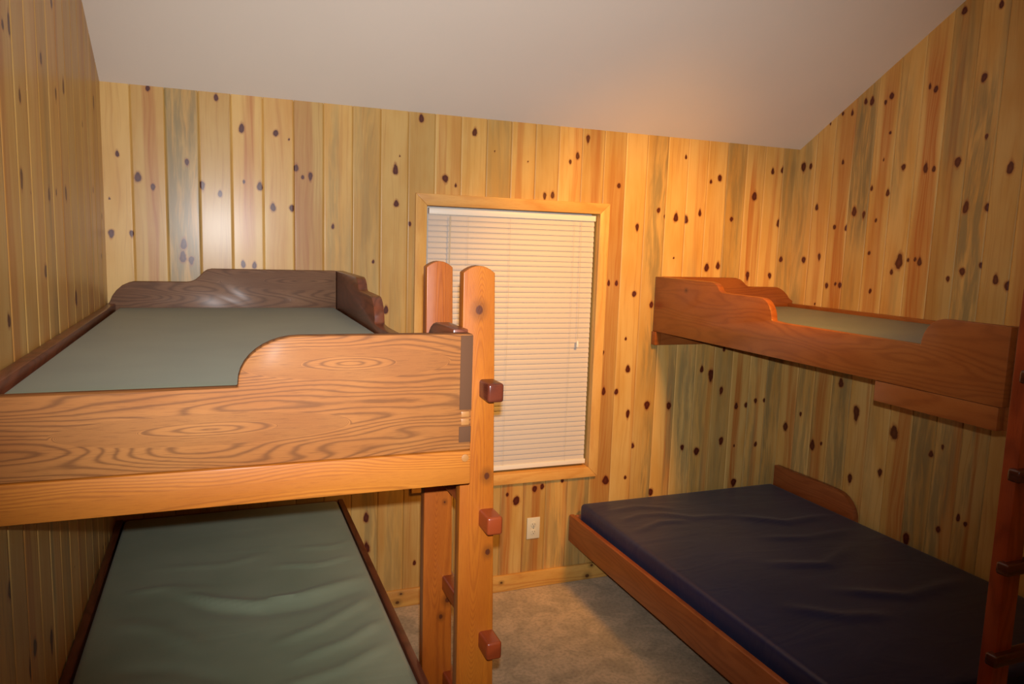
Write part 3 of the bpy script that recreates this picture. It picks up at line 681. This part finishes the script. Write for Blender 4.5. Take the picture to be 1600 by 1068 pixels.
# ------------------------------------------------------------------ right bunk bed
rb = thing('bunk_bed', 'right bunk bed of orange-brown oak with an upper rail and a low double berth', 'bunk bed', (3.0, -1.0, 0))
YRB = -2.015
plate('side_rail', side_prof(1.714, 1.665, 1.567, 1.4105, YRB, y_hi=-.50, y_mid=-.90, y_low=-1.02, yr0=-1.705, yr1=-1.79), 'x', RAILX, RAILX+.034, M['rb_y'], rb)
plate('lower_apron', [(-1.53, 1.3335), (-1.53, 1.4095), (YRB+.012, 1.4095), (YRB+.012, 1.3335)], 'x', RAILX+.002, RAILX+.036, M['rb_y'], rb, .003)
hp = [(RAILX+.0345, 1.335), (W-.002, 1.335), (W-.002, 1.585), (3.612, 1.600), (3.590, 1.625), (3.567, 1.643), (3.545, 1.655), (3.517, 1.665), (3.33, 1.666), (3.305, 1.668),
      (3.285, 1.678), (3.268, 1.694), (3.245, 1.708), (3.213, 1.716), (RAILX+.0345, 1.716)]
plate('headboard', hp, 'y', -.040, -.003, M['rb_x'], rb)
plate('ledger', [(RAILX-.006, 1.335), (RAILX+.034, 1.335), (RAILX+.034, 1.4095), (RAILX-.006, 1.4095)], 'y', -.040, -.003, M['rb_x'], rb, .002)
plate('wall_rail', [(-.0415, 1.42), (-.0415, 1.570), (YRB+.04, 1.570), (YRB+.04, 1.42)], 'x', W-.036, W-.003, M['rb_y'], rb, .004)
plate('end_board', [(RAILX+.0345, 1.3335), (W-.003, 1.3335), (W-.003, 1.62), (RAILX+.0345, 1.665)], 'y', YRB, YRB+.036, M['rb_x'], rb)
box('bed_deck', (RAILX+.0365, W-.037, YRB+.037, -.041, 1.405, 1.438), M['ply'], rb, .002)
# low double berth
LX = 2.226
plate('lower_rail', [(-.004, .240), (-.004, .392), (-2.06, .392), (-2.06, .240)], 'x', LX, LX+.030, M['rb_low'], rb, .006)
plate('lower_rail', [(-.036, .240), (-.036, .392), (-2.06, .392), (-2.06, .240)], 'x', W-.036, W-.005, M['rb_low'], rb)
sp = [(-.040, .395), (-.040, .575), (-.44, .580), (-.53, .578)] + [(-.53-.145*sin(radians(a)), .438+.14*cos(radians(a))) for a in (15, 30, 45, 60, 75, 90)] + [(-.675, .395)]
plate('side_board', sp, 'x', W-.040, W-.006, M['rb_low'], rb)['label'] = 'raised side board with a rounded end against the right wall'
plate('lower_end_board', [(LX+.031, .240), (W-.005, .240), (W-.005, .392), (LX+.031, .392)], 'y', -.034, -.020, M['rb_low'], rb)
plate('lower_end_board', [(LX+.031, .240), (W-.037, .240), (W-.037, .392), (LX+.031, .392)], 'y', -2.06, -2.03, M['rb_low'], rb)
box('bed_deck', (LX+.031, W-.037, -2.029, -.036, .30, .333), M['ply'], rb, .002)
for (px_, py_) in ((LX+.04, -1.98), (W-.09, -1.98)):
    box('leg', (px_, px_+.05, py_-.04, py_+.01, .001, .299), M['rb_low'], rb, .003)
post('ladder_post', 2.668, 2.742, 2.752, -2.102, -2.056, 1.80, M['post_red'], rb)
post('ladder_post', 3.020, 3.094, 3.104, -2.102, -2.056, 1.80, M['post_red'], rb)
for zc in (1.525, 1.225, .930, .632, .33):
    bm = bmesh.new(); add_box(bm, 2.652, 3.125, -2.124, -2.084, zc-.020, zc+.020)
    finish(bm, 'rung', M['rung_dark'], rb, .008, 3)

# ------------------------------------------------------------------ camera
CAM = Vector((.443, -3.5555, 1.8658)); ya, pt, ro = .3778, -.1308, .0327
F = Vector((sin(ya)*cos(pt), cos(ya)*cos(pt), sin(pt)))
r_ = Vector((cos(ya), -sin(ya), 0)); u_ = r_.cross(F)
r2 = cos(ro)*r_ + sin(ro)*u_; u2 = -sin(ro)*r_ + cos(ro)*u_
cd = bpy.data.cameras.new('camera'); cam = bpy.data.objects.new('camera', cd); COL.objects.link(cam)
cd.sensor_fit = 'HORIZONTAL'; cd.sensor_width = 36.0; cd.lens = 1158.86/1600*36.0; cd.clip_start = .02
cam.matrix_world = Matrix(((r2.x, u2.x, -F.x, CAM.x), (r2.y, u2.y, -F.y, CAM.y), (r2.z, u2.z, -F.z, CAM.z), (0, 0, 0, 1)))
scene.camera = cam

# ------------------------------------------------------------------ lights
def aim(o, target):
    d = Vector(target) - o.location
    o.rotation_euler = d.to_track_quat('-Z', 'Y').to_euler()
fl = bpy.data.lights.new('camera_flash', 'SPOT'); fo = bpy.data.objects.new('camera_flash', fl); COL.objects.link(fo)
fo.location = CAM + u2*.062 + r2*.007 + F*.0
fl.energy = FLASH; fl.color = (.97, .97, 1.0); fl.shadow_soft_size = .010
fl.spot_size = radians(90); fl.spot_blend = 1.0
aim(fo, CAM + F*2 + u2*.34 - r2*.08)
wl_ = bpy.data.lights.new('warm_ceiling_lamp', 'SPOT'); wo = bpy.data.objects.new('warm_ceiling_lamp', wl_); COL.objects.link(wo)
wo.location = (2.42, -1.90, 2.72)
wl_.energy = WARM; wl_.color = (1.0, .45, .06); wl_.shadow_soft_size = .20
wl_.spot_size = radians(74); wl_.spot_blend = .8
aim(wo, (2.60, 0.0, 1.30))
am = bpy.data.lights.new('warm_fill_light', 'AREA'); ao = bpy.data.objects.new('warm_fill_light', am); COL.objects.link(ao)  # added weak warm ambient fill from overhead, not a lamp of the room
am.shape = 'RECTANGLE'; am.size = 1.2; am.size_y = .8; am.energy = AMB; am.color = (1.0, .66, .36)
ao.location = (2.2, -3.3, 3.5); aim(ao, (1.9, -1.2, .8))
w = bpy.data.worlds.new('night'); scene.world = w; w.use_nodes = True
w.node_tree.nodes['Background'].inputs[0].default_value = (.02, .025, .04, 1); w.node_tree.nodes['Background'].inputs[1].default_value = .3

scene.view_settings.view_transform = 'Standard'
scene.view_settings.look = 'None'
scene.view_settings.exposure = 0.0
scene.view_settings.gamma = 1.0
